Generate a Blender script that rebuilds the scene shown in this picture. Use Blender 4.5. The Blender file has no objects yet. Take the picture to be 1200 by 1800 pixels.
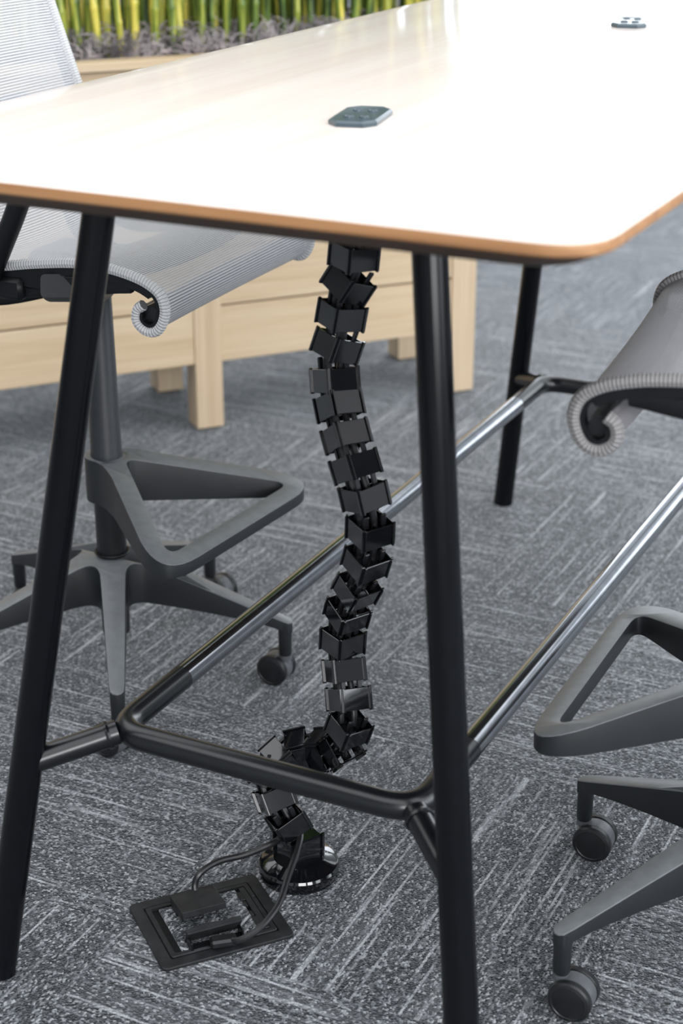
import bpy, bmesh, math, random
from mathutils import Vector, Matrix
C = bpy.context.scene.collection
R = math.radians
PI = math.pi
random.seed(7)

# ---------------------------------------------------------------- camera
PITCH, YAW, CAMH = R(22.784), R(26.459), 1.41
cd = bpy.data.cameras.new('camera'); cam = bpy.data.objects.new('camera', cd); C.objects.link(cam)
cam.location = (0, 0, CAMH)
cam.rotation_euler = (PI/2 - PITCH, 0, YAW)
cd.sensor_fit = 'VERTICAL'; cd.sensor_height = 36.0; cd.sensor_width = 24.0
cd.lens = 36.0*2964/1800
cd.clip_start = 0.05; cd.clip_end = 200
cd.dof.use_dof = True; cd.dof.focus_distance = 2.35; cd.dof.aperture_fstop = 4.0
bpy.context.scene.camera = cam

# ---------------------------------------------------------------- light
W = bpy.data.worlds.new('world'); bpy.context.scene.world = W; W.use_nodes = True
bg = W.node_tree.nodes['Background']
bg.inputs[0].default_value = (0.80, 0.90, 1.0, 1); bg.inputs[1].default_value = 0.22
def area(name, loc, target, sx, sy, energy, col):
    l = bpy.data.lights.new(name, 'AREA'); l.shape = 'RECTANGLE'; l.size = sx; l.size_y = sy
    l.energy = energy; l.color = col
    o = bpy.data.objects.new(name, l); C.objects.link(o); o.location = loc
    o.rotation_euler = (Vector(target)-Vector(loc)).to_track_quat('-Z', 'Y').to_euler()
    return o
# tall windows beyond the planter, windows behind and right of the camera, luminous ceiling
area('far_window_light', (-5.0, 13.0, 3.3), (-5.0, 0, 2.9), 20.0, 5.0, 1000, (0.88, 0.94, 1.0))
area('side_window_light', (4.5, -3.5, 2.6), (-1.6, 2.8, 0.5), 5.0, 2.2, 330, (0.97, 0.98, 1.0))
area('right_window_light', (6.5, 3.2, 2.7), (-1.0, 2.8, 1.6), 7.0, 3.2, 250, (0.88, 0.94, 1.0))
area('ceiling_light', (-0.5, 3.0, 3.8), (-0.5, 3.0, 0), 11.0, 10.0, 500, (0.95, 0.975, 1.0))
vs = bpy.context.scene.view_settings
vs.view_transform = 'Standard'; vs.look = 'None'; vs.gamma = 1; vs.exposure = 0.2; vs.use_curve_mapping = False

# ---------------------------------------------------------------- materials
class NT:
    def __init__(s, name):
        s.m = bpy.data.materials.new(name); s.m.use_nodes = True; s.t = s.m.node_tree
        s.b = s.t.nodes['Principled BSDF']; s.out = s.t.nodes['Material Output']
    def n(s, typ, **kw):
        x = s.t.nodes.new(typ)
        for k, v in kw.items():
            if k in x.inputs.keys() if isinstance(k, str) else False: x.inputs[k].default_value = v
            else: setattr(x, k, v)
        return x
    def l(s, a, b): s.t.links.new(a, b)
    def math(s, op, a, b=None, c=None):
        x = s.t.nodes.new('ShaderNodeMath'); x.operation = op
        for i, v in enumerate((a, b, c)):
            if v is None: continue
            if isinstance(v, (int, float)): x.inputs[i].default_value = v
            else: s.l(v, x.inputs[i])
        return x.outputs[0]
    def comb(s, a, b, c):
        x = s.t.nodes.new('ShaderNodeCombineXYZ')
        for i, v in enumerate((a, b, c)):
            if isinstance(v, (int, float)): x.inputs[i].default_value = v
            else: s.l(v, x.inputs[i])
        return x.outputs[0]
    def noise(s, vec, scale, detail=2, rough=.5):
        x = s.t.nodes.new('ShaderNodeTexNoise'); x.inputs['Scale'].default_value = scale
        x.inputs['Detail'].default_value = detail; x.inputs['Roughness'].default_value = rough
        if vec is not None: s.l(vec, x.inputs['Vector'])
        return x.outputs[0]
    def ramp(s, fac, stops):
        x = s.t.nodes.new('ShaderNodeValToRGB'); e = x.color_ramp.elements
        while len(e) < len(stops): e.new(0.5)
        for el, (p, c) in zip(e, stops): el.position = p; el.color = (*c, 1)
        s.l(fac, x.inputs[0]); return x.outputs[0]
    def bump(s, h, strength, dist):
        x = s.t.nodes.new('ShaderNodeBump'); x.inputs['Strength'].default_value = strength
        x.inputs['Distance'].default_value = dist; s.l(h, x.inputs['Height']); s.l(x.outputs[0], s.b.inputs['Normal'])
def simple(name, col, rough=.5, metal=0, spec=.5, coat=0, noise_amt=0.0, nscale=60, bump=0, bscale=400):
    k = NT(name); k.b.inputs['Roughness'].default_value = rough; k.b.inputs['Metallic'].default_value = metal
    k.b.inputs['Specular IOR Level'].default_value = spec; k.b.inputs['Coat Weight'].default_value = coat
    k.b.inputs['Coat Roughness'].default_value = .05
    tc = k.n('ShaderNodeTexCoord').outputs['Object']
    nz = k.noise(tc, nscale, 3)
    a = noise_amt
    k.l(k.ramp(nz, [(.3, tuple(max(0, c*(1-a)) for c in col)), (.7, tuple(min(1, c*(1+a)) for c in col))]), k.b.inputs['Base Color'])
    if bump: k.bump(k.noise(tc, bscale, 2), bump, .0004)
    return k.m

M = {}
M['black_paint'] = simple('black_paint', (.002, .0025, .004), .17, 0, .28, 0, .2)
M['rail_paint'] = simple('rail_paint', (.004, .005, .007), .27, 0, .7, 0, .2)
M['tube_steel'] = simple('tube_steel', (.33, .345, .37), .16, 1, .5, 0, .12, 30)
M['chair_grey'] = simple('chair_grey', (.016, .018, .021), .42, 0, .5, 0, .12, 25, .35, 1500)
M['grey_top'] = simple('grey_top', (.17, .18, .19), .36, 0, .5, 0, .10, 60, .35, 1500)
M['hood_grey'] = simple('hood_grey', (.10, .105, .115), .35, 0, .5, 0, .1)
M['chair_dark'] = simple('chair_dark', (.006, .007, .009), .42, 0, .35, 0, .15, 30, .2, 900)
M['column_dark'] = simple('column_dark', (.026, .029, .034), .45, 0, .5, 0, .1)
M['wheel_black'] = simple('wheel_black', (.010, .011, .013), .38, 0, .5, 0, .2, 40)
M['gloss_black'] = simple('gloss_black', (.004, .0045, .006), .08, 0, .75, .45, .2, 40, .12, 60)
M['satin_black'] = simple('satin_black', (.007, .007, .009), .32, 0, .45, 0, .3, 90, .3, 300)
M['cord_black'] = simple('cord_black', (.012, .012, .014), .34, 0, .5, 0, .2, 90)
M['box_black'] = simple('box_black', (.016, .017, .019), .5, 0, .4, 0, .45, 50, .4, 500)
M['brass'] = simple('brass', (.55, .42, .2), .3, 1)
M['bolt_steel'] = simple('bolt_steel', (.7, .7, .72), .3, 1)
M['white_plastic'] = simple('white_plastic', (.7, .71, .74), .4)
M['pad_grey'] = simple('pad_grey', (.055, .085, .105), .28, 0, .6, .2, .1)
M['pad_dark'] = simple('pad_dark', (.02, .03, .04), .4)
M['soil'] = simple('soil', (.03, .025, .022), .95, 0, .1, 0, .5, 40)
M['moss'] = simple('moss', (.34, .30, .305), .8, 0, .2, 0, .7, 14)

def wood(name, c1, c2, c3, axis, scale=1.0, rough=.4, strips=None, coat=0, spec=.5):
    k = NT(name); k.b.inputs['Roughness'].default_value = rough
    k.b.inputs['Coat Weight'].default_value = coat; k.b.inputs['Coat Roughness'].default_value = .12
    k.b.inputs['Specular IOR Level'].default_value = spec
    tc = k.n('ShaderNodeTexCoord').outputs['Object']
    inf = k.n('ShaderNodeObjectInfo').outputs['Random']
    sep = k.n('ShaderNodeSeparateXYZ'); k.l(tc, sep.inputs[0])
    o = list(sep.outputs); s = [60*scale]*3; s[axis] = 2.2*scale
    v = k.comb(*[k.math('MULTIPLY', o[i], s[i]) for i in range(3)])
    off = k.n('ShaderNodeVectorMath', operation='ADD'); k.l(v, off.inputs[0])
    oc = k.comb(k.math('MULTIPLY', inf, 57.0), k.math('MULTIPLY', inf, 31.0), 0); k.l(oc, off.inputs[1])
    f = k.noise(off.outputs[0], 1.0, 5, .6)
    if strips:
        a = k.math('FLOOR', k.math('MULTIPLY', o[strips], 1/.095))
        w = k.n('ShaderNodeTexWhiteNoise', noise_dimensions='1D'); k.l(a, w.inputs['W'])
        f = k.math('ADD', k.math('MULTIPLY', f, .6), k.math('MULTIPLY', w.outputs[0], .38))
    k.l(k.ramp(f, [(.28, c1), (.5, c2), (.72, c3)]), k.b.inputs['Base Color'])
    k.bump(f, .12, .0006)
    return k.m
M['table_wood'] = wood('table_wood', (.75, .63, .56), (.80, .70, .64), (.84, .76, .70), 1, .6, .31, 0, .5)
M['table_edge'] = wood('table_edge', (.30, .14, .060), (.40, .20, .085), (.50, .27, .125), 0, .9, .45)
M['table_under_shade'] = wood('table_under_shade', (.05, .030, .020), (.075, .047, .033), (.10, .065, .045), 0, .9, .55)  # undercut and underside: shade below the edge put into a darker wood colour
M['maple'] = wood('maple', (.60, .43, .26), (.71, .54, .35), (.77, .61, .42), 0, 1, .5)
M['maple_post'] = wood('maple_post', (.62, .45, .28), (.72, .55, .37), (.78, .62, .43), 2, 1, .5)

# carpet: square tiles laid quarter-turned
TS, TX, TY = .6, -1.1, 2.17
def carpet():
    k = NT('carpet'); k.b.inputs['Roughness'].default_value = .95
    k.b.inputs['Specular IOR Level'].default_value = .15
    k.b.inputs['Sheen Weight'].default_value = .45; k.b.inputs['Sheen Roughness'].default_value = .45
    k.b.inputs['Sheen Tint'].default_value = (.90, .95, 1, 1)
    g = k.n('ShaderNodeNewGeometry').outputs['Position']
    sp = k.n('ShaderNodeSeparateXYZ'); k.l(g, sp.inputs[0]); X, Y = sp.outputs[0], sp.outputs[1]
    ti = k.math('FLOOR', k.math('DIVIDE', k.math('SUBTRACT', X, TX), TS))
    tj = k.math('FLOOR', k.math('DIVIDE', k.math('SUBTRACT', Y, TY), TS))
    par = k.math('ABSOLUTE', k.math('MODULO', k.math('ADD', ti, tj), 2.0))     # 1 -> streaks along Y
    inv = k.math('SUBTRACT', 1.0, par)
    u = k.math('ADD', k.math('MULTIPLY', Y, par), k.math('MULTIPLY', X, inv))   # along
    v = k.math('ADD', k.math('MULTIPLY', X, par), k.math('MULTIPLY', Y, inv))   # across
    hs = k.math('ADD', k.math('MULTIPLY', ti, 17.3), k.math('MULTIPLY', tj, 9.7))
    # rows of loops
    row = k.math('FLOOR', k.math('MULTIPLY', v, 1/.0036))
    st = k.noise(k.comb(k.math('MULTIPLY', u, 3.2), k.math('MULTIPLY', row, 3.7), hs), 1.0, 2, .6)
    st2 = k.noise(k.comb(k.math('MULTIPLY', u, 1.6), k.math('MULTIPLY', v, 22), hs), 1.0, 2, .5)
    loops = k.n('ShaderNodeTexVoronoi'); loops.inputs['Scale'].default_value = 1.0
    k.l(k.comb(k.math('MULTIPLY', u, 1/.0038), k.math('MULTIPLY', v, 1/.0031), hs), loops.inputs['Vector'])
    rnd = k.n('ShaderNodeSeparateColor'); k.l(loops.outputs['Color'], rnd.inputs[0])
    base = k.ramp(rnd.outputs[0], [(.0, (.004, .005, .006)), (.40, (.020, .022, .026)), (.62, (.070, .074, .083)), (.82, (.165, .173, .187)), (1, (.42, .43, .45))])
    mix = k.n('ShaderNodeMix', data_type='RGBA')
    f = k.math('MULTIPLY', k.math('SMOOTHSTEP' if False else 'MULTIPLY', k.math('MAXIMUM', k.math('SUBTRACT', st, .572), 0.0), 9.0), k.math('ADD', k.math('MULTIPLY', rnd.outputs[1], .7), .3))
    f2 = k.math('MULTIPLY', k.math('MAXIMUM', k.math('SUBTRACT', st2, .50), 0.0), .3)
    ff = k.math('MINIMUM', k.math('ADD', f, f2), .9)
    k.l(ff, mix.inputs[0]); k.l(base, mix.inputs[6]); mix.inputs[7].default_value = (.54, .55, .58, 1)
    k.l(mix.outputs[2], k.b.inputs['Base Color'])
    h = k.math('SUBTRACT', 1.0, loops.outputs['Distance'])
    k.bump(h, .9, .0022)
    return k.m
M['carpet'] = carpet()

# woven seat mesh: threads with real holes between them (uv in metres)
def weave(name, c_light, c_dark, pu, pv, cover):
    k = NT(name); k.b.inputs['Roughness'].default_value = .45
    uv = k.n('ShaderNodeTexCoord').outputs['UV']
    sp = k.n('ShaderNodeSeparateXYZ'); k.l(uv, sp.inputs[0])
    su = k.math('ABSOLUTE', k.math('SINE', k.math('MULTIPLY', sp.outputs[0], PI/pu)))
    half = k.math('MULTIPLY', k.math('FLOOR', k.math('MULTIPLY', sp.outputs[0], 1/pu)), PI/2)
    sv = k.math('ABSOLUTE', k.math('SINE', k.math('ADD', k.math('MULTIPLY', sp.outputs[1], PI/pv), half)))
    w = k.math('MULTIPLY', su, sv)                       # 0 on threads, 1 in the holes
    hole = k.math('GREATER_THAN', w, cover)
    k.l(k.ramp(w, [(0, c_light), (.32, c_light), (.62, c_dark), (1, c_dark)]), k.b.inputs['Base Color'])
    k.l(k.math('SUBTRACT', 1.0, hole), k.b.inputs['Alpha'])
    k.bump(k.math('SUBTRACT', 1.0, w), .6, .0006)
    return k.m
M['mesh_left'] = weave('mesh_left', (.76, .76, .78), (.05, .05, .06), .0045, .0027, .80)
M['mesh_right'] = weave('mesh_right', (.56, .54, .57), (.10, .10, .11), .0027, .0040, .82)
def ribbed(name, col, pitch):
    k = NT(name); k.b.inputs['Roughness'].default_value = .5
    uv = k.n('ShaderNodeTexCoord').outputs['UV']; sp = k.n('ShaderNodeSeparateXYZ'); k.l(uv, sp.inputs[0])
    s = k.math('ABSOLUTE', k.math('SINE', k.math('MULTIPLY', sp.outputs[0], PI/pitch)))
    k.l(k.ramp(s, [(0, tuple(c*.25 for c in col)), (.35, col), (1, col)]), k.b.inputs['Base Color'])
    k.bump(s, .8, .0012); return k.m
M['piping_left'] = ribbed('piping_left', (.70, .70, .71), .0045)
M['piping_right'] = ribbed('piping_right', (.32, .31, .31), .0045)

def bamboo_mat():
    k = NT('bamboo'); k.b.inputs['Roughness'].default_value = .35
    tc = k.n('ShaderNodeTexCoord').outputs['Object']; inf = k.n('ShaderNodeObjectInfo').outputs['Random']
    sp = k.n('ShaderNodeSeparateXYZ'); k.l(tc, sp.inputs[0])
    v = k.comb(k.math('MULTIPLY', sp.outputs[0], 90), k.math('MULTIPLY', sp.outputs[1], 90), k.math('ADD', k.math('MULTIPLY', sp.outputs[2], 7), k.math('MULTIPLY', inf, 80)))
    f = k.math('ADD', k.math('MULTIPLY', k.noise(v, 1, 2), .75), k.math('MULTIPLY', inf, .25))
    k.l(k.ramp(f, [(.34, (.024, .045, .010)), (.46, (.12, .19, .03)), (.56, (.33, .37, .05)), (.66, (.78, .66, .12))]), k.b.inputs['Base Color'])
    return k.m
M['bamboo'] = bamboo_mat()
M['bamboo_node'] = simple('bamboo_node', (.10, .11, .04), .6)
M['leaf'] = simple('leaf', (.05, .13, .02), .5, 0, .4, 0, .3, 10)

# ---------------------------------------------------------------- builders
def link(name, me, mat, parent=None, label=None, smooth=None):
    o = bpy.data.objects.new(name, me); C.objects.link(o)
    if mat is not None and len(me.materials) == 0: me.materials.append(M[mat] if isinstance(mat, str) else mat)
    if parent: o.parent = parent
    if label: o['label'] = label
    return o
def mk(name, bm, mat, parent=None, label=None, smooth=True, angle=35, mats=None):
    me = bpy.data.meshes.new(name)
    bmesh.ops.recalc_face_normals(bm, faces=bm.faces)
    if smooth:
        for f in bm.faces: f.smooth = True
        for e in bm.edges:
            if len(e.link_faces) == 2 and e.calc_face_angle(0) > R(angle): e.smooth = False
    bm.to_mesh(me); bm.free()
    if mats:
        for m in mats: me.materials.append(M[m])
    return link(name, me, mat, parent, label)
def thing(name, label, cat, loc=(0, 0, 0), rz=0, group=None):
    o = bpy.data.objects.new(name, None); C.objects.link(o); o.location = loc; o.rotation_euler = (0, 0, rz)
    o.empty_display_size = .05
    return tag(o, label, cat, group)
def tag(o, label, cat, group=None):
    o['label'] = label; o['category'] = cat
    if group: o['group'] = group
    return o
def box(bm, c, s, rot=None, bev=0.0, mi=0):
    g = bmesh.ops.create_cube(bm, size=1.0); vs_ = g['verts']
    bmesh.ops.scale(bm, vec=s, verts=vs_)
    if bev:
        es = list({e for v in vs_ for e in v.link_edges})
        r = bmesh.ops.bevel(bm, geom=es, offset=bev, segments=1, affect='EDGES', profile=.5)
        vs_ = list({v for f in r['faces'] for v in f.verts} | {v for v in vs_ if v.is_valid})
    if rot is not None: bmesh.ops.rotate(bm, cent=(0, 0, 0), matrix=rot, verts=vs_)
    bmesh.ops.translate(bm, vec=c, verts=vs_)
    for f in {f for v in vs_ for f in v.link_faces}: f.material_index = mi
    return vs_
def frames(pts, up=None, closed=False):
    pts = [Vector(p) for p in pts]; n = len(pts); T = []
    for i in range(n):
        a = pts[(i-1) % n] if (closed or i > 0) else pts[i]; b = pts[(i+1) % n] if (closed or i < n-1) else pts[i]
        T.append((b-a).normalized())
    out = []
    if up is not None:
        u = Vector(up)
        for t in T:
            s = t.cross(u).normalized(); out.append((t, s, s.cross(t).normalized()))
        return pts, out
    ref = Vector((0, 0, 1)) if abs(T[0].z) < .9 else Vector((1, 0, 0))
    s = T[0].cross(ref).normalized(); w = s.cross(T[0]).normalized(); out.append((T[0], s, w))
    for i in range(1, n):
        q = T[i-1].rotation_difference(T[i]); s = q @ s; w = q @ w; out.append((T[i], s, w))
    return pts, out
def sweep(bm, pts, prof, up=None, closed=False, caps=True, uvname=None, mi=0):
    """prof(i, n) -> list of (side, up) offsets"""
    P, F = frames(pts, up, closed); n = len(P); rings = []
    for i in range(n):
        rings.append([bm.verts.new(P[i]+F[i][1]*a+F[i][2]*b) for a, b in prof(i, n)])
    m = len(rings[0]); L = [0.0]
    for i in range(1, n+1): L.append(L[-1]+(P[i % n]-P[i-1]).length)
    uvl = bm.loops.layers.uv.verify() if uvname else None
    for i in range(n if closed else n-1):
        A, B = rings[i], rings[(i+1) % n]
        for j in range(m):
            f = bm.faces.new((A[j], A[(j+1) % m], B[(j+1) % m], B[j])); f.material_index = mi
            if uvl:
                vv = (L[i], L[i], L[i+1], L[i+1]); jj = (j, j+1, j+1, j)
                for lp, a, b in zip(f.loops, vv, jj): lp[uvl].uv = (a, b*.003)
    if caps and not closed:
        bm.faces.new(list(reversed(rings[0]))).material_index = mi; bm.faces.new(rings[-1]).material_index = mi
    return rings
def circ(r, k=12):
    return [(r*math.cos(2*PI*j/k), r*math.sin(2*PI*j/k)) for j in range(k)]
def tube(bm, pts, r, k=12, up=None, closed=False, uvname=None, mi=0):
    rr = r if callable(r) else (lambda t: r)
    sweep(bm, pts, lambda i, n: circ(rr(i/(n-1)), k), up, closed, True, uvname, mi)
def rrect(w, h, b, z0=0.0):
    """rounded rect, width w, going down from z0 to z0-h"""
    x, t, d = w/2, z0, z0-h
    return [(-x, d+b), (-x+b*.3, d+b*.3), (-x+b, d), (x-b, d), (x-b*.3, d+b*.3), (x, d+b), (x, t-b), (x-b*.3, t-b*.3), (x-b, t), (-x+b, t), (-x+b*.3, t-b*.3), (-x, t-b)]
def smooth_path(pts, sub=6, closed=False):
    P = [Vector(p) for p in pts]; n = len(P); out = []
    rng = n if closed else n-1
    for i in range(rng):
        p0 = P[(i-1) % n] if (closed or i > 0) else P[i]*2-P[i+1]
        p1 = P[i]; p2 = P[(i+1) % n]
        p3 = P[(i+2) % n] if (closed or i+2 < n) else P[i+1]*2-P[i]
        for k in range(sub):
            t = k/sub
            out.append(.5*((2*p1)+(p2-p0)*t+(2*p0-5*p1+4*p2-p3)*t*t+(3*p1-p0-3*p2+p3)*t**3))
    if not closed: out.append(P[-1])
    return out
def fillet(pts, r, closed=False, seg=6):
    P = [Vector(p) for p in pts]; n = len(P); out = []
    for i in range(n):
        if not closed and i in (0, n-1): out.append(P[i]); continue
        a, b, c = P[(i-1) % n], P[i], P[(i+1) % n]
        rr = r[i] if isinstance(r, (list, tuple)) else r
        if rr <= 0: out.append(b); continue
        d1 = (a-b).normalized(); d2 = (c-b).normalized(); ang = d1.angle(d2)
        d = rr/math.tan(ang/2); d = min(d, (a-b).length*.48, (c-b).length*.48)
        s, e = b+d1*d, b+d2*d
        for k in range(seg+1):
            t = k/seg; out.append((1-t)**2*s+2*t*(1-t)*b+t*t*e)
    return out
def lathe(bm, prof, k=24, mi=0, mat=None):
    rings = []
    for r, z in prof:
        rings.append([bm.verts.new((r*math.cos(2*PI*j/k), r*math.sin(2*PI*j/k), z)) for j in range(k)] if r > 1e-6 else [bm.verts.new((0, 0, z))])
    vs_ = [v for g in rings for v in g]
    for A, B in zip(rings, rings[1:]):
        for j in range(k):
            if len(A) == 1 and len(B) == 1: continue
            if len(A) == 1: f = bm.faces.new((A[0], B[j], B[(j+1) % k]))
            elif len(B) == 1: f = bm.faces.new((A[j], B[0], A[(j+1) % k]))
            else: f = bm.faces.new((A[j], A[(j+1) % k], B[(j+1) % k], B[j]))
            f.material_index = mi
    for g, rev in ((rings[0], True), (rings[-1], False)):
        if len(g) > 1: bm.faces.new(list(reversed(g)) if rev else g).material_index = mi
    if mat is not None: bmesh.ops.transform(bm, matrix=mat, verts=vs_)
    return vs_
def copy_tree(o, parent=None):
    c = o.copy(); C.objects.link(c)
    if parent: c.parent = parent
    for ch in list(o.children): copy_tree(ch, c)
    return c

# ---------------------------------------------------------------- floor
bm = bmesh.new(); box(bm, (-4, 4, -.056), (24.4, 20.4, .1))
floor = mk('floor', bm, 'carpet', smooth=False); floor['kind'] = 'structure'
bm = bmesh.new(); box(bm, (0, 0, -.003), (TS-.0004, TS-.0004, .006))
tm = None
def cam_px(p):
    d = Vector(p)-cam.location; F = Vector((-math.sin(YAW)*math.cos(PITCH), math.cos(YAW)*math.cos(PITCH), -math.sin(PITCH)))
    Rt = Vector((math.cos(YAW), math.sin(YAW), 0)); U = Rt.cross(F); z = d.dot(F)
    return (600+2964*d.dot(Rt)/z, 900-2964*d.dot(U)/z) if z > .1 else (9e9, 9e9)
for j in range(-2, 9):
    for i in range(-10, 6):
        cx, cy = TX+(i+.5)*TS, TY+(j+.5)*TS
        px, py = cam_px((cx, cy, 0))
        if not (-450 < px < 1650 and -50 < py < 2600): continue
        if tm is None:
            t = mk('carpet_tile', bm, 'carpet', floor, smooth=False); tm = t.data
        else: t = link('carpet_tile', tm, None, floor)
        t.location = (cx, cy, 0)

# room shell around the part in view
M['wall_paint'] = simple('wall_paint', (.62, .63, .64), .8, 0, .3, 0, .02, 2)
M['ceiling_paint'] = simple('ceiling_paint', (.70, .71, .72), .85, 0, .3, 0, .02, 2)
def shell(name, c, s_, m_):
    bm = bmesh.new(); box(bm, c, s_); o = mk(name, bm, m_, smooth=False); o['kind'] = 'structure'
shell('wall_back', (-4, 14.1, 2), (24.2, .2, 4.2), 'wall_paint')
shell('wall_front', (-4, -6.1, 2), (24.2, .2, 4.2), 'wall_paint')
shell('wall_left', (-16.1, 4, 2), (.2, 20, 4.2), 'wall_paint')
shell('wall_right', (8.1, 4, 2), (.2, 20, 4.2), 'wall_paint')
shell('ceiling', (-4, 4, 4.15), (24.2, 20.4, .1), 'ceiling_paint')

# ---------------------------------------------------------------- table
T = 1.07; TXC = -.873; TYC = 2.31; HW, HL = .4515, .988
table = thing('standing_table', 'long standing height table with pale glossy wood top and black splayed tube legs', 'table', (TXC, TYC, 0))
def outline(inset):
    hw, hl = HW-inset, HL-inset; r = .062
    pts = fillet([(-hw, -hl, 0), (hw, -hl, 0), (hw, hl, 0), (-hw, hl, 0)], r, True, 8)
    return pts
bm = bmesh.new()
prof = [(.004, 0, 0), (.0012, -.001, 0), (0, -.004, 1), (0, -.011, 1), (.002, -.013, 1), (.034, -.031, 1)]
rings = []
for ins, dz, _ in prof:
    rings.append([bm.verts.new((p.x, p.y, T+dz)) for p in outline(ins)])
m = len(rings[0])
for q in range(len(rings)-1):
    A, B = rings[q], rings[q+1]
    for j in range(m):
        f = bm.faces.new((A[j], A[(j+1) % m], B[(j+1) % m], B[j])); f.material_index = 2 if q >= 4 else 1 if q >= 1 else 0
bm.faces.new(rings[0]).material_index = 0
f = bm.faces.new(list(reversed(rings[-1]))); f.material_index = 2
mk('tabletop', bm, None, table, mats=['table_wood', 'table_edge', 'table_under_shade'], angle=25)
# under-top steel frame
bm = bmesh.new()
for sx in (-1, 1): box(bm, (sx*.24, 0, 1.0225), (.04, 1.5, .033))
for y in (-.66, 0, .66): box(bm, (0, y, 1.0225), (.44, .04, .033))
mk('support_frame', bm, 'black_paint', table, smooth=False)
# splayed legs
legx, legy, sl = .329, .8975, (.1287, .14)
for sx in (-1, 1):
    for sy in (-1, 1):
        bm = bmesh.new()
        a = Vector((sx*legx, sy*legy, 0.004)); b = Vector((sx*(legx-sl[0]*1.036), sy*(legy-sl[1]*1.036), 1.036))
        tube(bm, [a+(b-a)*t for t in (0, .002, .33, .66, 1)], lambda t: .0215-.0025*t, 24)
        lg = mk('leg', bm, 'black_paint', table)
        bm = bmesh.new(); lathe(bm, [(.016, 0), (.019, .001), (.019, .0055), (.010, .006)], 20)
        ft = mk('foot_glide', bm, 'satin_black', lg); ft.location = a-Vector((0, 0, .0045))
        bm = bmesh.new(); lathe(bm, [(.045, 1.030), (.045, 1.037)], 20)
        pl = mk('mounting_plate', bm, 'black_paint', lg); pl.location = (b.x, b.y, 0)
# foot rail ring
RZ = .332; rx = .207; ry = .778
def railpath(seg=10):
    return fillet([(-rx, -ry, RZ), (rx, -ry, RZ), (rx, ry, RZ), (-rx, ry, RZ)], .05, True, seg)
full = railpath(); nfull = len(full)
js = .62   # joint y
for sy in (-1, 1):   # black end bars with corner bends
    corner = [p for p in full if p.y*sy > js]
    bar = sorted(corner, key=lambda p: (p.x, ) ) if False else None
    pts = [Vector((-rx, sy*js, RZ))]
    pts += fillet([(-rx, sy*js, RZ), (-rx, sy*ry, RZ), (rx, sy*ry, RZ), (rx, sy*js, RZ)], .045, False, 10)[1:]
    bm = bmesh.new(); tube(bm, pts, .0168, 20, up=(0, 0, 1)); mk('foot_rail_end', bm, 'rail_paint', table)
for sx in (-1, 1):
    bm = bmesh.new(); tube(bm, [(sx*rx, -js+.0008, RZ), (sx*rx, 0, RZ), (sx*rx, js-.0008, RZ)], .0166, 20, up=(0, 0, 1))
    mk('foot_rail', bm, 'tube_steel', table, 'polished steel foot rail tube')
    for sy in (-1, 1):
        bm = bmesh.new()
        lz = .305; a = Vector((sx*(legx-sl[0]*lz), sy*(legy-sl[1]*lz), lz)); b = Vector((sx*(rx-.006), sy*(ry-.006), RZ))
        tube(bm, [a, b+(a-b).normalized()*.006], .0160, 20)
        mk('foot_rail_strut', bm, 'rail_paint', table)
        bm = bmesh.new(); lathe(bm, [(.0176, -.003), (.0186, 0), (.0176, .003)], 18, mat=Matrix.Translation(b+(a-b).normalized()*.019) @ (a-b).to_track_quat('Z', 'Y').to_matrix().to_4x4())
        mk('weld_collar', bm, 'rail_paint', table)

# power pads set in the tabletop
def pad():
    t = thing('cable_outlet_cover', 'dark grey chamfered outlet cover set in the wood tabletop', 'outlet cover', (0, 0, T))
    def oct_(w, l, c):
        return [(-w+c, -l), (w-c, -l), (w, -l+c*1.3), (w, l-c*1.3), (w-c, l), (-w+c, l), (-w, l-c*1.3), (-w, -l+c*1.3)]
    bm = bmesh.new(); rr = []
    for w, l, c, z in [(.027, .057, .012, -.001), (.029, .057, .013, .0012), (.029, .057, .013, .0045), (.0262, .0542, .012, .0066), (.0245, .0525, .011, .0062)]:
        rr.append([bm.verts.new((*p, z)) for p in oct_(w, l, c)])
    for A, B in zip(rr, rr[1:]):
        for j in range(8): bm.faces.new((A[j], A[(j+1) % 8], B[(j+1) % 8], B[j]))
    bm.faces.new(rr[-1]); bm.faces.new(list(reversed(rr[0])))
    mk('cover_body', bm, 'pad_grey', t, angle=20)
    for y in (-.022, .022):
        for x in (-.009, .009):
            bm = bmesh.new(); lathe(bm, [(.006, 0), (.006, .0012), (.0045, .0016), (.004, .0006)], 14)
            o = mk('button', bm, 'pad_grey', t); o.location = (x, y, .0062)
            bm = bmesh.new(); lathe(bm, [(.0022, 0), (.0022, .0014)], 8)
            o2 = mk('button_mark', bm, 'pad_dark', o); o2.location = (0, 0, 0)
    return t
p1 = pad(); p1.location = (-.869, 1.797, T); p1.rotation_euler = (0, 0, R(12)); p1['label'] = 'dark outlet cover on the tabletop, the one nearer the front edge'
p2 = copy_tree(p1); p2.location = (-.8665, 2.826, T); p2['label'] = 'dark outlet cover farther along the tabletop, toward the upper right corner'
for p in (p1, p2): p['group'] = 'outlet covers in the tabletop'

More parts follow.
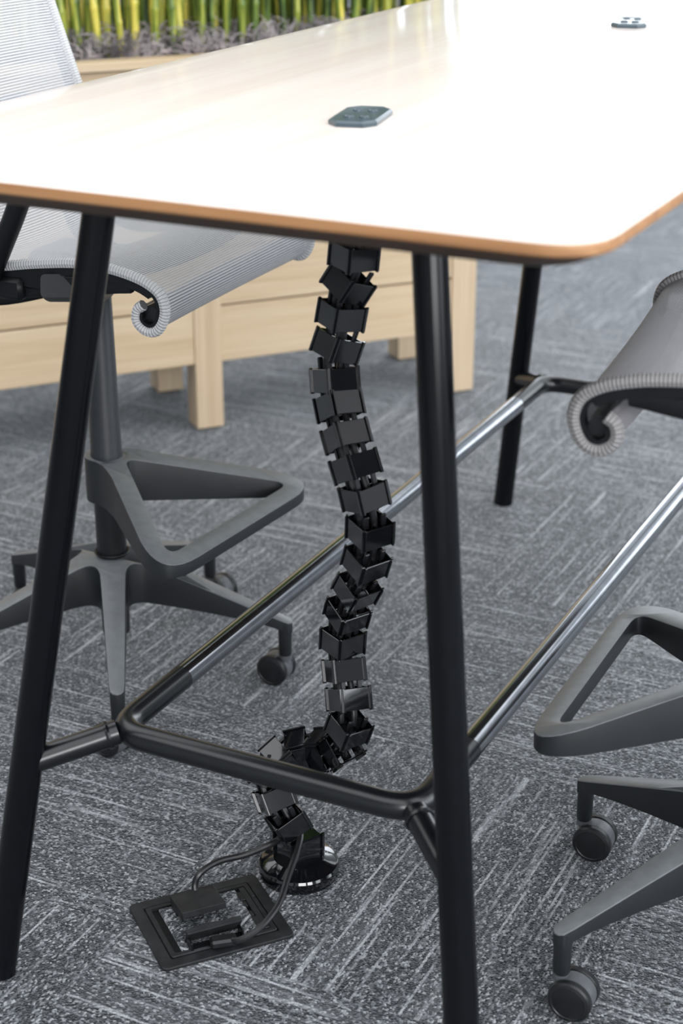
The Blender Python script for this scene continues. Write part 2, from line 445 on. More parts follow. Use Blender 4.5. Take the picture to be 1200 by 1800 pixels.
# ---------------------------------------------------------------- cable spine
CL = [(-.879, 1.80, .906), (-.887, 1.80, .869), (-.896, 1.80, .829), (-.902, 1.80, .788), (-.905, 1.80, .744), (-.899, 1.80, .710),
      (-.889, 1.80, .671), (-.876, 1.80, .632), (-.863, 1.80, .594), (-.855, 1.80, .548), (-.860, 1.80, .503), (-.873, 1.80, .461),
      (-.887, 1.80, .423), (-.894, 1.80, .380), (-.892, 1.80, .336), (-.885, 1.80, .294), (-.885, 1.80, .248), (-.896, 1.80, .214),
      (-.927, 1.80, .203), (-.963, 1.80, .192), (-.992, 1.80, .170), (-1.007, 1.80, .140), (-1.002, 1.80, .104), (-.980, 1.80, .069), (-.962, 1.79, .040)]
YY = [1.80, 1.80, 1.80, 1.795, 1.79, 1.78, 1.765, 1.755, 1.75, 1.755, 1.765, 1.78, 1.80, 1.81, 1.80, 1.785, 1.775, 1.80, 1.815, 1.81, 1.79, 1.775, 1.765, 1.765, 1.787]
SPN = [0, 4, -3, 3, -2, 2, -4, 3, 0, -3, 2, 4, -2, 3, -12, -3, 2, 0, 0, 0, 0, 0, -12, -10, 0]
EXR = [0, 20, 0, 13, -2, 0, 0, 0, 0, 3, 3, 6, 0, 0, 0, 0, 10, 0, 0, 0, 0, 0, 0, -4, 0]
CAMV = Vector((0, 0, CAMH))
LP = []
for (x, y, z), yn in zip(CL, YY):
    P = Vector((x, y, z)); d = P-CAMV; LP.append(CAMV+d*(yn/d.y))     # keep the line of sight, bow the chain a little
LP[-1] = Vector((-.957, 1.786, .045))
spine = thing('cable_spine', 'glossy black segmented cable spine hanging from tabletop to round floor foot', 'cable spine', (-.957, 1.786, 0))
off = spine.location
A_ = .0425; HH = .0295
def link_mesh(a=A_, h=HH):
    bm = bmesh.new(); t = .0022; s = a/2
    for k in range(4):
        rot = Matrix.Rotation(k*PI/2, 3, 'Z')
        box(bm, rot @ Vector((0, -s, 0)), (a-.004, t, h), rot, .0005)
        # raised lips beside each corner
        for q in (-1, 1):
            box(bm, rot @ Vector((q*(s-.0012), -s-.0009, 0)), (.0024, .0052, h+.003), rot, .0005)
    box(bm, (0, 0, 0), (t, a-.004, h*.8)); box(bm, (0, 0, 0), (a-.004, t, h*.8))
    return bm
def tabs_mesh():
    bm = bmesh.new()
    for (x, y) in ((-.014, -.012), (.010, -.014), (-.012, .012), (.012, .012)):
        box(bm, (x, y, HH/2+.006), (.0075, .004, .017), None, .0012)
        box(bm, (x, y+.0005, HH/2+.008), (.0035, .0052, .0035), None, .0008)
    return bm
lm = lt = None
ANG = R(-29+90)      # wider face looks a little right of the camera
CamR = Vector((math.cos(YAW), math.sin(YAW), 0)); CamF = Vector((-math.sin(YAW), math.cos(YAW), 0))
for i, P in enumerate(LP[:-1]):
    a = LP[max(i-1, 0)]; b = LP[i+1]
    if i == 0: a = LP[0]+Vector((0, 0, .04))
    z = (a-b).normalized()
    z = (Matrix.Rotation(R(EXR[i]), 3, CamF) @ z).normalized()
    xh = Vector((math.cos(ANG+R(SPN[i])), math.sin(ANG+R(SPN[i])), 0))
    y = z.cross(xh).normalized(); x = y.cross(z)
    if abs(z.z) < .72:            # lying links: one face up, one to the front
        y = z.cross(Vector((0, 0, 1))).normalized(); x = y.cross(z)
        q1 = Matrix.Rotation(R(9), 3, z); q2 = Matrix.Rotation(R(-9), 3, z)
        q = q1 if (q1 @ x).dot(CamF) < (q2 @ x).dot(CamF) else q2
        x = q @ x; y = q @ y
    mat = Matrix((x, y, z)).transposed().to_4x4()
    if lm is None:
        o = mk('link', link_mesh(), 'gloss_black', spine, smooth=False); lm = o.data
        q = mk('hinge_tabs', tabs_mesh(), 'satin_black', o, smooth=False); lt = q.data
    else:
        o = link('link', lm, None, spine); q = link('hinge_tabs', lt, None, o)
    mat.translation = P-off
    o.matrix_basis = mat
bm = bmesh.new(); box(bm, (0, 0, 0), (.05, .05, .044), None, .002)
for k in range(4):
    rot = Matrix.Rotation(k*PI/2, 3, 'Z')
    for q in (-1, 1): box(bm, rot @ Vector((q*.0235, -.0255, 0)), (.003, .006, .048), rot, .0006)
o = mk('foot_block', bm, 'gloss_black', spine, smooth=False); o.location = (0, 0, .046); o.rotation_euler = (0, 0, R(-29+90)); 
bm = bmesh.new(); lathe(bm, [(.054, 0), (.057, .002), (.058, .017), (.056, .0205), (.053, .021), (.036, .029), (.030, .029), (0, .029)], 40)
mk('foot_disc', bm, 'gloss_black', spine, angle=22)
bm = bmesh.new(); P0 = LP[0]-off
box(bm, (P0.x, P0.y, .985), (.046, .046, .02), Matrix.Rotation(ANG, 3, 'Z'), .002); box(bm, (P0.x, P0.y, 1.015), (.07, .07, .046), Matrix.Rotation(ANG, 3, 'Z'), .002)
mk('top_mount', bm, 'gloss_black', spine, smooth=False)
for dz in (.951,):
    o = link('link', lm, None, spine); q = link('hinge_tabs', lt, None, o)
    mt = Matrix.Rotation(ANG, 4, 'Z'); mt.translation = (P0.x, P0.y, dz-.003); o.matrix_basis = mt

# cords that run down inside the spine and out to the floor box
def cord(name, label, side, tail):
    core = [Vector((LP[0].x, LP[0].y, .995))]
    for i, P in enumerate(LP[:24]): core.append(P+CamR*side+CamF*-.004)
    pts = smooth_path(core+[Vector(t) for t in tail], 4)
    o = thing(name, label, 'cord', tail[-1])
    bm = bmesh.new(); tube(bm, [p-o.location for p in pts], .0046, 10)
    mk('cable', bm, 'cord_black', o)
    return o
tailA = [(-.974, 1.762, .068), (-.984, 1.744, .062), (-1.009, 1.723, .052), (-1.035, 1.696, .050), (-1.048, 1.667, .045), (-1.052, 1.658, .030), (-1.046, 1.652, .016)]
tailB = [(-.943, 1.765, .085), (-.932, 1.738, .078), (-.921, 1.688, .066), (-.913, 1.645, .050), (-.921, 1.610, .034), (-.939, 1.590, .022), (-.952, 1.588, .017)]
cA = cord('power_cord', 'black cord curving left from the spine to the rear floor box flap', -.011, tailA)
cB = cord('power_cord', 'black cord looping down in front of the round foot to the front floor box flap', .006, tailB)
for o in (cA, cB): o['group'] = 'cords from the cable spine to the floor box'
bm = bmesh.new(); box(bm, (.008, -.008, -.003), (.024, .024, .012), Matrix.Rotation(R(50), 3, 'Z'), .003); mk('plug', bm, 'cord_black', cA)
bm = bmesh.new(); box(bm, (-.012, -.004, -.002), (.036, .018, .012), Matrix.Rotation(R(40), 3, 'Z'), .003); mk('plug', bm, 'cord_black', cB)

# ---------------------------------------------------------------- floor box
FA = R(50.4)
fbx = thing('floor_box', 'black rectangular floor outlet box with carpet insert and two raised flaps', 'floor box', (-1.0105, 1.629, 0), FA)
L2, W2 = .0935, .0775
def rect_ring(bm, l, w, wl, z0, z1, r=.008, ri=.003):
    o_ = fillet([(-l, -w, 0), (l, -w, 0), (l, w, 0), (-l, w, 0)], r, True, 4); i_ = fillet([(-l+wl, -w+wl, 0), (l-wl, -w+wl, 0), (l-wl, w-wl, 0), (-l+wl, w-wl, 0)], ri, True, 4)
    n = len(o_); lv = []
    for z, e in ((z0, 0), (z1-.001, 0), (z1, .001)):
        lv.append([bm.verts.new((p.x*(1-e/l), p.y*(1-e/w), z)) for p in o_])
    for z in (z1, z0): lv.append([bm.verts.new((p.x, p.y, z)) for p in i_])
    lv.append(lv[0])
    for A, B in zip(lv, lv[1:]):
        for j in range(n): bm.faces.new((A[j], A[(j+1) % n], B[(j+1) % n], B[j]))
bm = bmesh.new(); rect_ring(bm, L2, W2, .0165, 0, .0045, .009); mk('frame', bm, 'box_black', fbx, angle=20)
bm = bmesh.new(); box(bm, (0, 0, .0009), (2*(L2-.0165)-.0005, 2*(W2-.0165)-.0005, .0018)); mk('inner_tray', bm, 'satin_black', fbx, smooth=False)
bm = bmesh.new(); rect_ring(bm, L2-.0185, W2-.0185, .0065, .0012, .0062, .004); mk('lid_frame', bm, 'box_black', fbx, angle=20)
bm = bmesh.new(); box(bm, (-.002, 0, .0035), (.112, .100, .004), None, .001); mk('carpet_insert', bm, 'carpet', fbx, 'square of grey carpet set in the lid', smooth=False)
# hinge strip with its stepped slots along the far right side
bm = bmesh.new()
box(bm, (.0635, 0, .0042), (.0085, .100, .0046), None, .0008)
for s in (-1, 1):
    box(bm, (.0555, s*.030, .0048), (.007, .020, .005), None, .0008)
    box(bm, (.0555, s*.012, .0045), (.0045, .012, .005), None, .0008)
    box(bm, (.0720, s*.030, .0052), (.005, .014, .004), None, .0008)
mk('hinge_strip', bm, 'box_black', fbx, smooth=False)
for s, nm in ((1, 'rear'), (-1, 'front')):
    if s == 1:
        bm = bmesh.new(); box(bm, (0, 0, 0), (.063, .056, .0035), None, .0006); box(bm, (0, -.0265, -.004), (.063, .003, .007), None, .0006); box(bm, (-.030, 0, -.006), (.003, .050, .012), None, .0006)
        o = mk('cord_flap', bm, 'box_black', fbx, smooth=False); o.location = (-.0105, .0215, .026); o.rotation_euler = (R(-6), 0, 0)
        bm = bmesh.new(); box(bm, (-.010, .046, .009), (.058, .010, .016), None, .001)
        for x in (-.039, .018): box(bm, (x, .036, .012), (.003, .024, .016), None, .0008)
        mk('flap_hinge', bm, 'satin_black', fbx, smooth=False)
    else:
        bm = bmesh.new(); box(bm, (0, 0, 0), (.078, .004, .024), None, .0008); box(bm, (0, .0035, .010), (.078, .006, .003), None, .0006)
        o = mk('cord_flap', bm, 'box_black', fbx, smooth=False); o.location = (-.010, -.040, .017); o.rotation_euler = (R(30), 0, 0)
        bm = bmesh.new(); box(bm, (-.010, -.051, .005), (.070, .014, .005), None, .001)
        for x in (-.046, .026): box(bm, (x, -.048, .010), (.003, .018, .014), None, .0008)
        mk('flap_hinge', bm, 'satin_black', fbx, smooth=False)

# ---------------------------------------------------------------- stool-height chairs
def caster(parent, loc, ax, trail, stemtop=.090):
    """ax: angle of the wheel axis; trail: angle from stem to wheel centre"""
    r = .0285
    bm = bmesh.new()
    tube(bm, [(0, 0, .034), (0, 0, .060)], .0075, 12); tube(bm, [(0, 0, .048), (0, 0, .056)], .011, 14)
    cx, cy = .018*math.cos(trail), .018*math.sin(trail)
    A = Vector((math.cos(ax), math.sin(ax), 0))
    q = A.to_track_quat('Z', 'Y').to_matrix().to_4x4()
    # curved hood over the wheels and the axle
    lathe(bm, [(.006, -.020), (.006, .020)], 10, mat=Matrix.Translation((cx, cy, r)) @ q)
    lathe(bm, [(.022, -.0108), (.0272, -.0100), (.0275, -.008), (.0275, .008), (.0272, .0100), (.022, .0108)], 28, mat=Matrix.Translation((cx, cy, r)) @ q)
    c = mk('caster', bm, 'hood_grey', parent); c.location = loc
    for s in (-1, 1):
        bm = bmesh.new()
        lathe(bm, [(.012, -.0062), (r-.001, -.0060), (r, -.0045), (r, .0025), (r-.002, .0052), (r-.0060, .0068), (r-.0072, .0058), (r-.0085, .0062), (0, .0070)], 32)
        w = mk('wheel', bm, 'wheel_black', c, angle=28)
        B = A*s; w.location = Vector((cx, cy, r))+B*.0168
        w.rotation_mode = 'QUATERNION'; w.rotation_quaternion = B.to_track_quat('Z', 'Y')
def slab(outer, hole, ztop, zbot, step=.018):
    """flat casting from a plan outline; top faces material 0, sides and underside material 1"""
    from mathutils.geometry import tessellate_polygon
    def dens(P):
        Q = []
        for a, b in zip(P, P[1:]+P[:1]):
            n = max(1, int((b-a).length/step))
            for k in range(n): Q.append(a+(b-a)*k/n)
        return Q
    loops = [dens([Vector((p[0], p[1], 0)) for p in outer])]
    if hole: loops.append(dens([Vector((p[0], p[1], 0)) for p in hole]))
    tris = tessellate_polygon(loops)
    flat = [p for l_ in loops for p in l_]
    bm = bmesh.new()
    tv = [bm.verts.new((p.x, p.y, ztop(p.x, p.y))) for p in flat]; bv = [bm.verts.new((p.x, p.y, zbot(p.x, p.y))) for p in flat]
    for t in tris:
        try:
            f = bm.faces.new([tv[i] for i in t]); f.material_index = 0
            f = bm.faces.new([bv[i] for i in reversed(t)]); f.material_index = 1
        except ValueError: pass
    o = 0; rim = []
    for l_ in loops:
        n = len(l_)
        for i in range(n):
            a, b = o+i, o+(i+1) % n
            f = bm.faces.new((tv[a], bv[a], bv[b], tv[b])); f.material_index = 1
            e = bm.edges.get((tv[a], tv[b]))
            if e: rim.append(e)
        o += n
    bmesh.ops.recalc_face_normals(bm, faces=bm.faces)
    bmesh.ops.bevel(bm, geom=rim, offset=.0018, segments=2, affect='EDGES', profile=.5, clamp_overlap=True)
    return bm
def five_star(root, a0, casters):
    """a0: angle of the first arm; casters: list of (axis, trail)"""
    bm = bmesh.new(); lathe(bm, [(.016, .072), (.024, .075), (.025, .160)], 24); mk('lower_cylinder', bm, 'wheel_black', root)
    out = []
    def pt(a, r_, w): return Vector((math.cos(a)*r_-math.sin(a)*w, math.sin(a)*r_+math.cos(a)*w, 0))
    def hwid(r_): return .0205-.0085*(r_-.08)/.225
    for k in range(5):
        a = a0+k*2*PI/5
        for r_ in (.080, .12, .18, .24, .295): out.append(pt(a, r_, -hwid(r_)))
        for q in (-60, -30, 0, 30, 60): out.append(pt(a, .303+.0125*math.cos(R(q)), .0125*math.sin(R(q))))
        for r_ in (.295, .24, .18, .12, .080): out.append(pt(a, r_, hwid(r_)))
        s_, e_ = pt(a, .080, hwid(.080)), pt(a+2*PI/5, .080, -hwid(.080)); m_ = Vector((math.cos(a+PI/5), math.sin(a+PI/5), 0))*.034
        for q in range(1, 7):
            t = q/7; out.append((1-t)**2*s_+2*t*(1-t)*m_+t*t*e_)
    def zt(x, y): return .2275-max(0, math.hypot(x, y)-.040)/.276*.108
    def zb(x, y):
        t = min(1, max(0, (math.hypot(x, y)-.05)/.235)); return zt(x, y)-(.020+.058*(1-t)**1.2)
    bm = slab(out, None, zt, zb)
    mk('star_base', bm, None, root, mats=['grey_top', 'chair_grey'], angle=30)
    bm = bmesh.new(); lathe(bm, [(.0265, .222), (.0275, .2285), (.0295, .2290), (.0305, .2270)], 30); mk('hub_rim', bm, 'chair_dark', root)
    for k in range(5):
        a = a0+k*2*PI/5; tip = Vector((math.cos(a), math.sin(a), 0))*.302
        bm = bmesh.new()
        lathe(bm, [(.0095, .056), (.0112, .059), (.0118, .100), (.0118, .118)], 20, mat=Matrix.Translation(tip))
        mk('caster_socket', bm, 'chair_grey', root)
        ax, tr = casters[k]; caster(root, tip, ax, tr)
def foot_ring(root, az, top=.405, low=.335, sx=1.0):
    bm = bmesh.new(); lathe(bm, [(.0275, top-.078), (.034, top-.077), (.0365, top-.072), (.0365, top-.012), (.036, top-.004), (.0275, top-.004)], 28)
    t = mk('ring_clamp', bm, 'hood_grey', root)
    def arc(a1, a2, r_, n): return [Vector((r_*math.cos(a1+(a2-a1)*k/n), r_*math.sin(a1+(a2-a1)*k/n), 0)) for k in range(n+1)]
    tri = fillet([Vector((-.05, 0, 0)), Vector((.282, -.236, 0)), Vector((.282, .236, 0))], [0, .05, .05], True, 9)
    front = [p for p in tri if p.x > .01]
    back = arc(R(82), R(278), .037, 14)
    # blend hub circle into the arms
    a_, b_ = back[0], front[-1]; c_, d_ = back[-1], front[0]
    j1 = Vector((.060, .0645, 0)); j2 = Vector((.060, -.0645, 0))
    out = front+[b_+(j1-b_)*.6, j1]+[Vector((.028, .0455, 0))]+back+[Vector((.028, -.0455, 0)), j2, d_+(j2-d_)*.6]
    hole = fillet([Vector((.036, 0, 0)), Vector((.252, .176, 0)), Vector((.252, -.176, 0))], [.020, .016, .016], True, 8)
    def tt(x): return min(1, max(0, (x-.035)/.247))
    def zt(x, y): return top-(top-low)*tt(x)
    def zb(x, y): return zt(x, y)-(.058*(1-tt(x))+.020)
    bm = slab(out, hole, zt, zb)
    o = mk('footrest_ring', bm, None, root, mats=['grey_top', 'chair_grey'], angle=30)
    bm = bmesh.new(); sweep(bm, [Vector((.264, .165, low-.018)), Vector((.264, -.165, low-.018))], lambda i, n: rrect(.018, .008, .001), up=(0, 0, 1))
    mk('ring_bumper', bm, 'satin_black', o)
    o.rotation_euler = (0, 0, az); t.rotation_euler = (0, 0, az); o.scale = (sx, 1, 1)

SP = [(.236, .752), (.226, .744), (.2235, .730), (.230, .719), (.243, .713), (.257, .717), (.267, .731), (.271, .750), (.264, .770), (.246, .783), (.220, .792), (.180, .799), (.130, .801), (.060, .793), (0, .783),
      (-.045, .779), (-.085, .786), (-.115, .812), (-.133, .852), (-.146, .90), (-.166, .97), (-.200, 1.08), (-.235, 1.20), (-.265, 1.32)]
def make_chair(label, loc, az_base, az_ring, az_seat, casters, mesh, piping, dz=0.0, fwd=0.0, lumbar=False, arms=True, rlow=.335, rsx=1.0):
    root = thing('office_chair', label, 'chair', loc, 0, 'mesh office chairs at the standing table')
    five_star(root, az_base, casters)
    bm = bmesh.new(); lathe(bm, [(.0255, .222), (.0255, .402)], 32); mk('column_lower', bm, 'wheel_black', root)
    bm = bmesh.new(); lathe(bm, [(.0270, .400), (.0270, .408), (.0262, .410), (.0225, .690), (.0215, .692)], 32); mk('column_upper', bm, 'column_dark', root)
    bm = bmesh.new(); lathe(bm, [(.014, .690), (.014, .735+dz)], 16); mk('gas_piston', bm, 'chair_dark', root)
    foot_ring(root, az_ring, rlow+.07, rlow, rsx)
    # --- upper part, built facing +x, then turned
    up = Matrix.Rotation(az_seat, 4, 'Z') @ Matrix.Translation((fwd, 0, dz))
    def put(o): o.matrix_basis = up; return o
    path = smooth_path([Vector((x, 0, z)) for x, z in SP], 5)
    HWD = .24
    NY = 24
    bm = bmesh.new(); uvl = bm.loops.layers.uv.verify(); grid = []; L = [0.0]
    for a, b in zip(path, path[1:]): L.append(L[-1]+(b-a).length)
    tot = L[-1]
    for i, p in enumerate(path):
        row = []; s = L[i]/tot
        a = path[max(0, i-1)]; b = path[min(len(path)-1, i+1)]; tn = (b-a).normalized(); nrm = Vector((-tn.z, 0, tn.x))
        if nrm.dot(Vector((.3, 0, 1))) < 0 and s > .35: nrm = -nrm
        for j in range(NY+1):
            v = -1+2*j/NY
            wid = HWD*(1 if s < .62 else 1-.05*math.sin((s-.62)/.38*PI/2))
            sag = (1-v*v)*.016*max(0, math.sin(PI*min(1, max(0, (s-.10)/.55)))) if s < .65 else 0
            if s > .62: sag = (1-v*v)*.02*math.sin(PI*(s-.62)/.38)
            q = p + (Vector((-.0, 0, -1))*sag if s < .6 else Vector((-1, 0, 0))*sag) + Vector((-1, 0, -.3))*(.012*(1-v*v)*max(0, 1-s/.16))
            row.append((bm.verts.new((q.x, v*wid, q.z)), L[i], v*wid))
        grid.append(row)
    for i in range(len(grid)-1):
        for j in range(NY):
            q = (grid[i][j], grid[i+1][j], grid[i+1][j+1], grid[i][j+1])
            f = bm.faces.new([x[0] for x in q])
            for lp, x in zip(f.loops, q): lp[uvl].uv = (x[1], x[2])
    body = put(mk('mesh_sling', bm, mesh, root, angle=80))
    for s in (-1, 1):
        pp = [Vector((p.x, s*(HWD+.001)*(1 if L[i]/tot < .62 else 1-.05*math.sin((L[i]/tot-.62)/.38*PI/2)), p.z)) for i, p in enumerate(path)]
        dense = []
        for a, b in zip(pp, pp[1:]): dense.append(a); dense.append((a+b)/2)
        dense.append(pp[-1])
        bm = bmesh.new(); tube(bm, dense, .0080, 8, up=(0, 1, 0), uvname='uv'); mk('edge_piping', bm, piping, body)
        # black frame rail behind the edge
        idx = [i for i in range(len(pp)) if i >= 4]
        fr = []
        for i in idx:
            a = pp[max(0, i-1)]; b = pp[min(len(pp)-1, i+1)]; tn = (b-a).normalized()
            n_ = Vector((tn.z, 0, -tn.x))           # to the inside / underside
            fr.append(pp[i]+n_*(-.012 if L[i] >= .14 else -.0095)+Vector((0, -s*.004, 0)))
        bm = bmesh.new(); sweep(bm, fr, lambda i, n: [(-q, -.008), (q, -.008), (q, .008), (-q, .008)] if (q := (.0022 if L[i+4] < .14 else .006)) else None, up=(0, 1, 0)); put(mk('side_frame', bm, 'chair_dark', root, angle=40))
        # deeper beam under the seat edge
        bmp = smooth_path([Vector((.215, s*(HWD-.006), .777)), Vector((.17, s*(HWD-.006), .782)), Vector((.08, s*(HWD-.006), .778)), Vector((-.02, s*(HWD-.006), .764)), Vector((-.085, s*(HWD-.006), .764)), Vector((-.135, s*(HWD-.006), .800)), Vector((-.160, s*(HWD-.006), .88))], 5)
        bm = bmesh.new(); sweep(bm, bmp, lambda i, n: rrect(.014, .012+.022*math.sin(PI*i/(n-1)), .003), up=(0, 1, 0) if False else (0, 0, 1)); put(mk('seat_beam', bm, 'chair_dark', root, angle=50))
        bm = bmesh.new(); lathe(bm, [(.008, -.003), (.008, .002), (.005, .0035)], 14, mat=Matrix.Translation((.140, s*(HWD+.004), .784)) @ Vector((0, s, 0)).to_track_quat('Z', 'Y').to_matrix().to_4x4()); put(mk('bolt', bm, 'bolt_steel', root, 'silver bolt head'))
        bm = bmesh.new(); box(bm, (.085, s*(HWD-.002), .768), (.125, .012, .036), None, .007); put(mk('side_bracket', bm, 'chair_dark', root, angle=40))
        if arms:
            bm = bmesh.new(); box(bm, (.0, s*(HWD+.002), .752), (.07, .022, .034), None, .006); put(mk('arm_bracket', bm, 'chair_dark', root, angle=40))
            ap = smooth_path([Vector((-.035, s*(HWD+.012), .745)), Vector((-.012, s*(HWD+.016), .775)), Vector((.018, s*(HWD+.02), .826)), Vector((.043, s*(HWD+.022), .871)), Vector((.066, s*(HWD+.02), .925)), Vector((.07, s*(HWD+.018), .960))], 5)
            bm = bmesh.new(); tube(bm, ap, .0155, 14); au = put(mk('armrest_upright', bm, 'chair_dark', root))
            bm = bmesh.new(); box(bm, (.05, s*(HWD+.015), .970), (.20, .075, .022), None, .008); mk('arm_pad', bm, 'chair_dark', au, angle=40)
    # inner curl: dark bar the sling wraps round at the front
    bm = bmesh.new(); tube(bm, [(.2440, -HWD+.004, .738), (.2440, HWD-.004, .738)], .0125, 16); put(mk('front_roll_bar', bm, 'wheel_black', root))
    # spreader arms from column head to the sides and the rear
    bm = bmesh.new()
    box(bm, (-.01, 0, .733), (.17, .11, .045), None, .012)
    mech = put(mk('tilt_mechanism', bm, 'chair_dark', root, angle=40))
    for s in (-1, 1):
        q = smooth_path([Vector((.03, s*.03, .730)), Vector((-.02, s*.10, .722)), Vector((-.08, s*.16, .716)), Vector((-.15, s*.20, .730)), Vector((-.185, s*.215, .80)), Vector((-.200, s*.220, .95))], 5)
        bm = bmesh.new(); sweep(bm, q, lambda i, n: rrect(.022, .036, .006, .014), up=(0, 0, 1)); put(mk('support_arm', bm, 'chair_dark', root, angle=50))
        q = smooth_path([Vector((.02, s*.03, .728)), Vector((.06, s*.12, .735)), Vector((.095, s*.20, .752)), Vector((.115, s*.243, .772))], 5)
        bm = bmesh.new(); sweep(bm, q, lambda i, n: rrect(.085, .034, .006, .012), up=(0, 0, 1)); put(mk('spreader_arm', bm, 'chair_grey', root, angle=50))
    bm = bmesh.new(); tube(bm, [(-.205, -.225, 1.03), (-.230, 0, 1.02), (-.205, .225, 1.03)], .010, 10); put(mk('back_crossbar', bm, 'chair_dark', root))
    if lumbar:
        bm = bmesh.new(); box(bm, (-.190, -.03, .930), (.004, .30, .09), Matrix.Rotation(R(-0), 3, 'Y'), .0015)
        o = put(mk('lumbar_pad', bm, 'white_plastic', root, 'pale pad behind the mesh back', angle=40))
    bm = bmesh.new(); box(bm, (-.060, -.150, .740), (.034, .028, .024), Matrix.Rotation(R(12), 3, 'Y'), .004); put(mk('adjust_lever', bm, 'white_plastic', root, 'pale grey adjusting knob', angle=40))
    bm = bmesh.new(); tube(bm, smooth_path([(-.20, -.2, .77), (-.13, -.19, .745), (-.06, -.15, .722), (0, -.09, .715), (.03, -.03, .735)], 6), .0022, 8); put(mk('control_cable', bm, 'wheel_black', root))
    return root
make_chair('mesh office chair with pale grey seat left of the table, facing it', (-1.531, 2.192, 0), R(16), R(-4), R(2),
           [(R(90), R(180)), (R(80), R(20)), (R(70), R(0)), (R(60), R(160)), (R(75), R(165))], 'mesh_left', 'piping_left', 0, -.003, True)
make_chair('mesh office chair with darker grey seat at the right edge, right of the table', (-.331, 1.905, 0), R(158.3), R(180.5), R(185.9),
           [(R(92), R(0)), (R(90), R(0)), (R(90), R(0)), (R(60), R(160)), (R(10), R(150))], 'mesh_right', 'piping_right', .056, -.038, False, False, .360, .955)

# ---------------------------------------------------------------- planter
PA = math.atan2(.76987, .63820)
PO = Vector((-1.992, 3.358, 0))
planter = thing('wooden_planter', 'long pale wooden planter box on square posts with horizontal boards', 'planter', PO, PA)
# local x runs along the front, local y goes away from the front (depth)
PW = .068; DEP = .375; BAY = .688; S0, S1 = -2*BAY-PW, BAY
posts = [(-PW-2*BAY+0, ), (-PW-BAY, ), (-PW, ), (BAY-PW, )]
pm = None
PH = .868
for (s,) in posts:
    for y in (0.0, DEP-PW):
        if pm is None:
            bm = bmesh.new(); box(bm, (PW/2, PW/2, PH/2+.002), (PW, PW, PH-.004), None, .0015); o = mk('post', bm, 'maple_post', planter, smooth=False); pm = o.data
        else: o = link('post', pm, None, planter)
        o.location = (s, y, 0)
for (s,) in posts:
    for y in (0.0, DEP-PW):
        bm = bmesh.new(); box(bm, (s+PW/2, y+PW/2, .002), (PW*.8, PW*.8, .004)); mk('foot_pad', bm, 'satin_black', planter, smooth=False)
bms = None
rows = 5; bh = (PH-.166)/rows
for r_ in range(rows):
    z = .166+r_*bh
    for b in range(3):
        x0 = -PW-2*BAY+PW+b*BAY; ln = BAY-PW
        for y in (.004, DEP-.022):
            if bms is None:
                bm = bmesh.new(); box(bm, (0, 0, 0), (ln-.001, .018, bh-.005), None, .0012); o = mk('board', bm, 'maple', planter, smooth=False); bms = o.data
            else: o = link('board', bms, None, planter)
            o.location = (x0+ln/2, y+.009, z+bh/2)
    for x in (-2*BAY-PW+.004, BAY-.022):
        bm = bmesh.new(); box(bm, (0, 0, 0), (DEP-2*PW-.001, .018, bh-.005), None, .0012); o = mk('board', bm, 'maple', planter, smooth=False)
        o.location = (x+.009, DEP/2, z+bh/2); o.rotation_euler = (0, 0, PI/2)
# top rim, mitred in two lengths at the front
RT = .020
for (xa, xb) in ((S0-.012, -PW/2-.0008), (-PW/2+.0008, S1+.012)):
    for y, w in ((.014, .052), (DEP-.014, .052)):
        bm = bmesh.new(); box(bm, ((xa+xb)/2, y, PH+RT/2+.0005), (xb-xa, w, RT), None, .0015); mk('top_rim', bm, 'maple', planter, smooth=False)
for x in (S0+.014, S1-.014):
    bm = bmesh.new(); box(bm, (0, 0, PH+RT/2+.0005), (DEP-.080, .052, RT), None, .0015); o = mk('top_rim', bm, 'maple', planter, smooth=False); o.location = (x, DEP/2, 0); o.rotation_euler = (0, 0, PI/2)
bm = bmesh.new(); box(bm, ((S0+S1)/2, DEP/2, .49), (S1-S0-.05, DEP-.05, .64)); mk('liner', bm, 'satin_black', planter, smooth=False)
bm = bmesh.new(); box(bm, ((S0+S1)/2, DEP/2, .84), (S1-S0-.052, DEP-.052, .055)); mk('soil', bm, 'soil', planter, smooth=False)

# curly mulch (nobody could count it)
def mulch():
    verts, faces = [], []
    rnd = random.Random(3)
    x0, x1 = -BAY-.3, BAY-.03
    for n in range(7000):
        cx = rnd.uniform(x0, x1); cy = rnd.uniform(.040, DEP-.04)
        mound = .018+.040*min(1, (cy-.03)/.09)
        cz = .868+rnd.uniform(0, 1)**.7*(mound+.010)
        r = rnd.uniform(.008, .026); th = rnd.uniform(.0009, .0019); a0 = rnd.uniform(0, 2*PI); sw = rnd.uniform(1.5, 4.8)
        ax = Vector((rnd.gauss(0, 1), rnd.gauss(0, 1), rnd.gauss(0, 1.1))).normalized()
        u = ax.orthogonal().normalized(); v = ax.cross(u); st = rnd.uniform(-.012, .012); K = 7; prev = None
        for k in range(K+1):
            a = a0+sw*k/K; p = Vector((cx, cy, cz))+(u*math.cos(a)+v*math.sin(a))*r*(1+.3*k/K)+ax*st*k/K
            p.z = max(.86, min(p.z, .965)); p.y = min(max(p.y, .042), DEP-.042)
            rad = (u*math.cos(a)+v*math.sin(a)); b = len(verts)
            verts += [tuple(p+rad*th), tuple(p+ax*th), tuple(p-rad*th), tuple(p-ax*th)]
            if prev is not None:
                for j in range(4): faces.append((prev+j, prev+(j+1) % 4, b+(j+1) % 4, b+j))
            prev = b
    me = bpy.data.meshes.new('curly_mulch'); me.from_pydata(verts, [], faces); me.update()
    o = link('curly_mulch', me, 'moss'); o.location = PO; o.rotation_euler = (0, 0, PA)
    tag(o, 'grey brown curly wood mulch lying on top of the planter soil', 'mulch'); o['kind'] = 'stuff'
mulch()

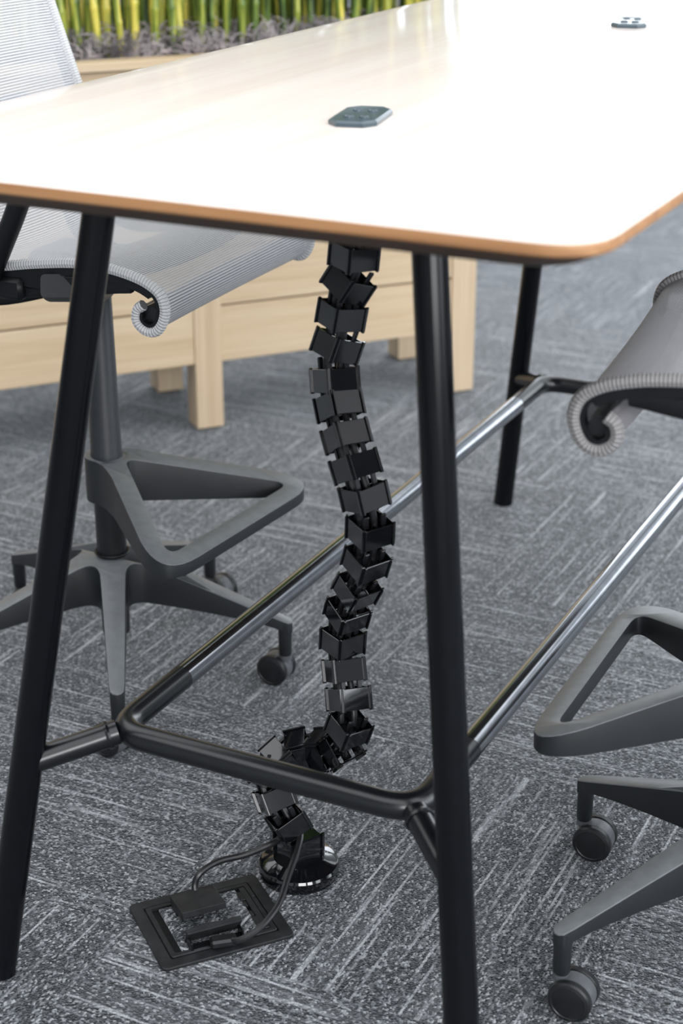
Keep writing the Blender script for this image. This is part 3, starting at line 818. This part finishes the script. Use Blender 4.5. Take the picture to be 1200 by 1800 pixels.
# bamboo stalks
def stalk_variant(seed):
    rnd = random.Random(seed); H = rnd.uniform(.95, 1.25); r = rnd.uniform(.0075, .0115)
    root = thing('bamboo_stalk', 'yellow green bamboo stalk standing in the mulch of the planter', 'bamboo', (0, 0, 0), 0, 'bamboo stalks in the planter')
    bm = bmesh.new(); z = 0; pts = []; rad = []
    lx, ly = rnd.uniform(-.03, .03), rnd.uniform(-.03, .03); nodes = []
    while z < H:
        nodes.append(z); st = rnd.uniform(.09, .15)
        for dz, q in ((0, 1.14), (.004, 1.16), (.008, 1.0), (st-.008, .98)):
            pts.append((lx*z*z, ly*z*z, z+dz)); rad.append(r*q*(1-.35*z/H))
        z += st
    sweep(bm, pts, lambda i, n: circ(rad[i], 7)); c = mk('cane', bm, 'bamboo', root, angle=60)
    bm = bmesh.new()
    for k in range(44):
        z = rnd.uniform(.30, 1)*H; a = rnd.uniform(0, 2*PI); l = rnd.uniform(.05, .09); w = l*.09
        b = Vector((lx*z*z, ly*z*z, z)); d = Vector((math.cos(a), math.sin(a), rnd.uniform(-.1, .7))).normalized(); s = d.cross(Vector((0, 0, 1))).normalized()
        q0 = b+d*.03; q1 = q0+d*l*.45+Vector((0, 0, .004)); q2 = q0+d*l+Vector((0, 0, -.03))
        vv = [bm.verts.new(p) for p in (b, q0-s*w*.3, q1-s*w, q2, q1+s*w, q0+s*w*.3)]
        bm.faces.new(vv)
    mk('leaf_cluster', bm, 'leaf', root, smooth=False)
    return root
protos = [stalk_variant(s) for s in range(6)]
cands = []
rnd = random.Random(11)
for row, y in enumerate((.115, .15, .185, .22, .255, .295)):
    x = -BAY-.12+rnd.uniform(0, .03)
    while x < BAY-.04:
        cands.append((x+rnd.uniform(-.006, .006), y+rnd.uniform(-.013, .013), row)); x += rnd.uniform(.026, .052)
used = 0
for n, (x, y, row) in enumerate(cands[:290]):
    k = n % 6
    o = protos[k] if used < 6 else copy_tree(protos[k])
    used += 1
    if row < 2:
        o['label'] = 'yellow green bamboo stalk in the front rows of the planter, foot in the mulch'; o['group'] = 'front rows of bamboo stalks in the planter'
    else:
        o['label'] = 'green bamboo stalk in the rear rows of the planter, partly behind other stalks'; o['group'] = 'rear rows of bamboo stalks in the planter'
    w = Matrix.Rotation(PA, 3, 'Z') @ Vector((x, y, 0))
    o.location = PO+w+Vector((0, 0, .862)); o.rotation_euler = (rnd.gauss(0, .035), rnd.gauss(0, .045), rnd.uniform(0, 2*PI))
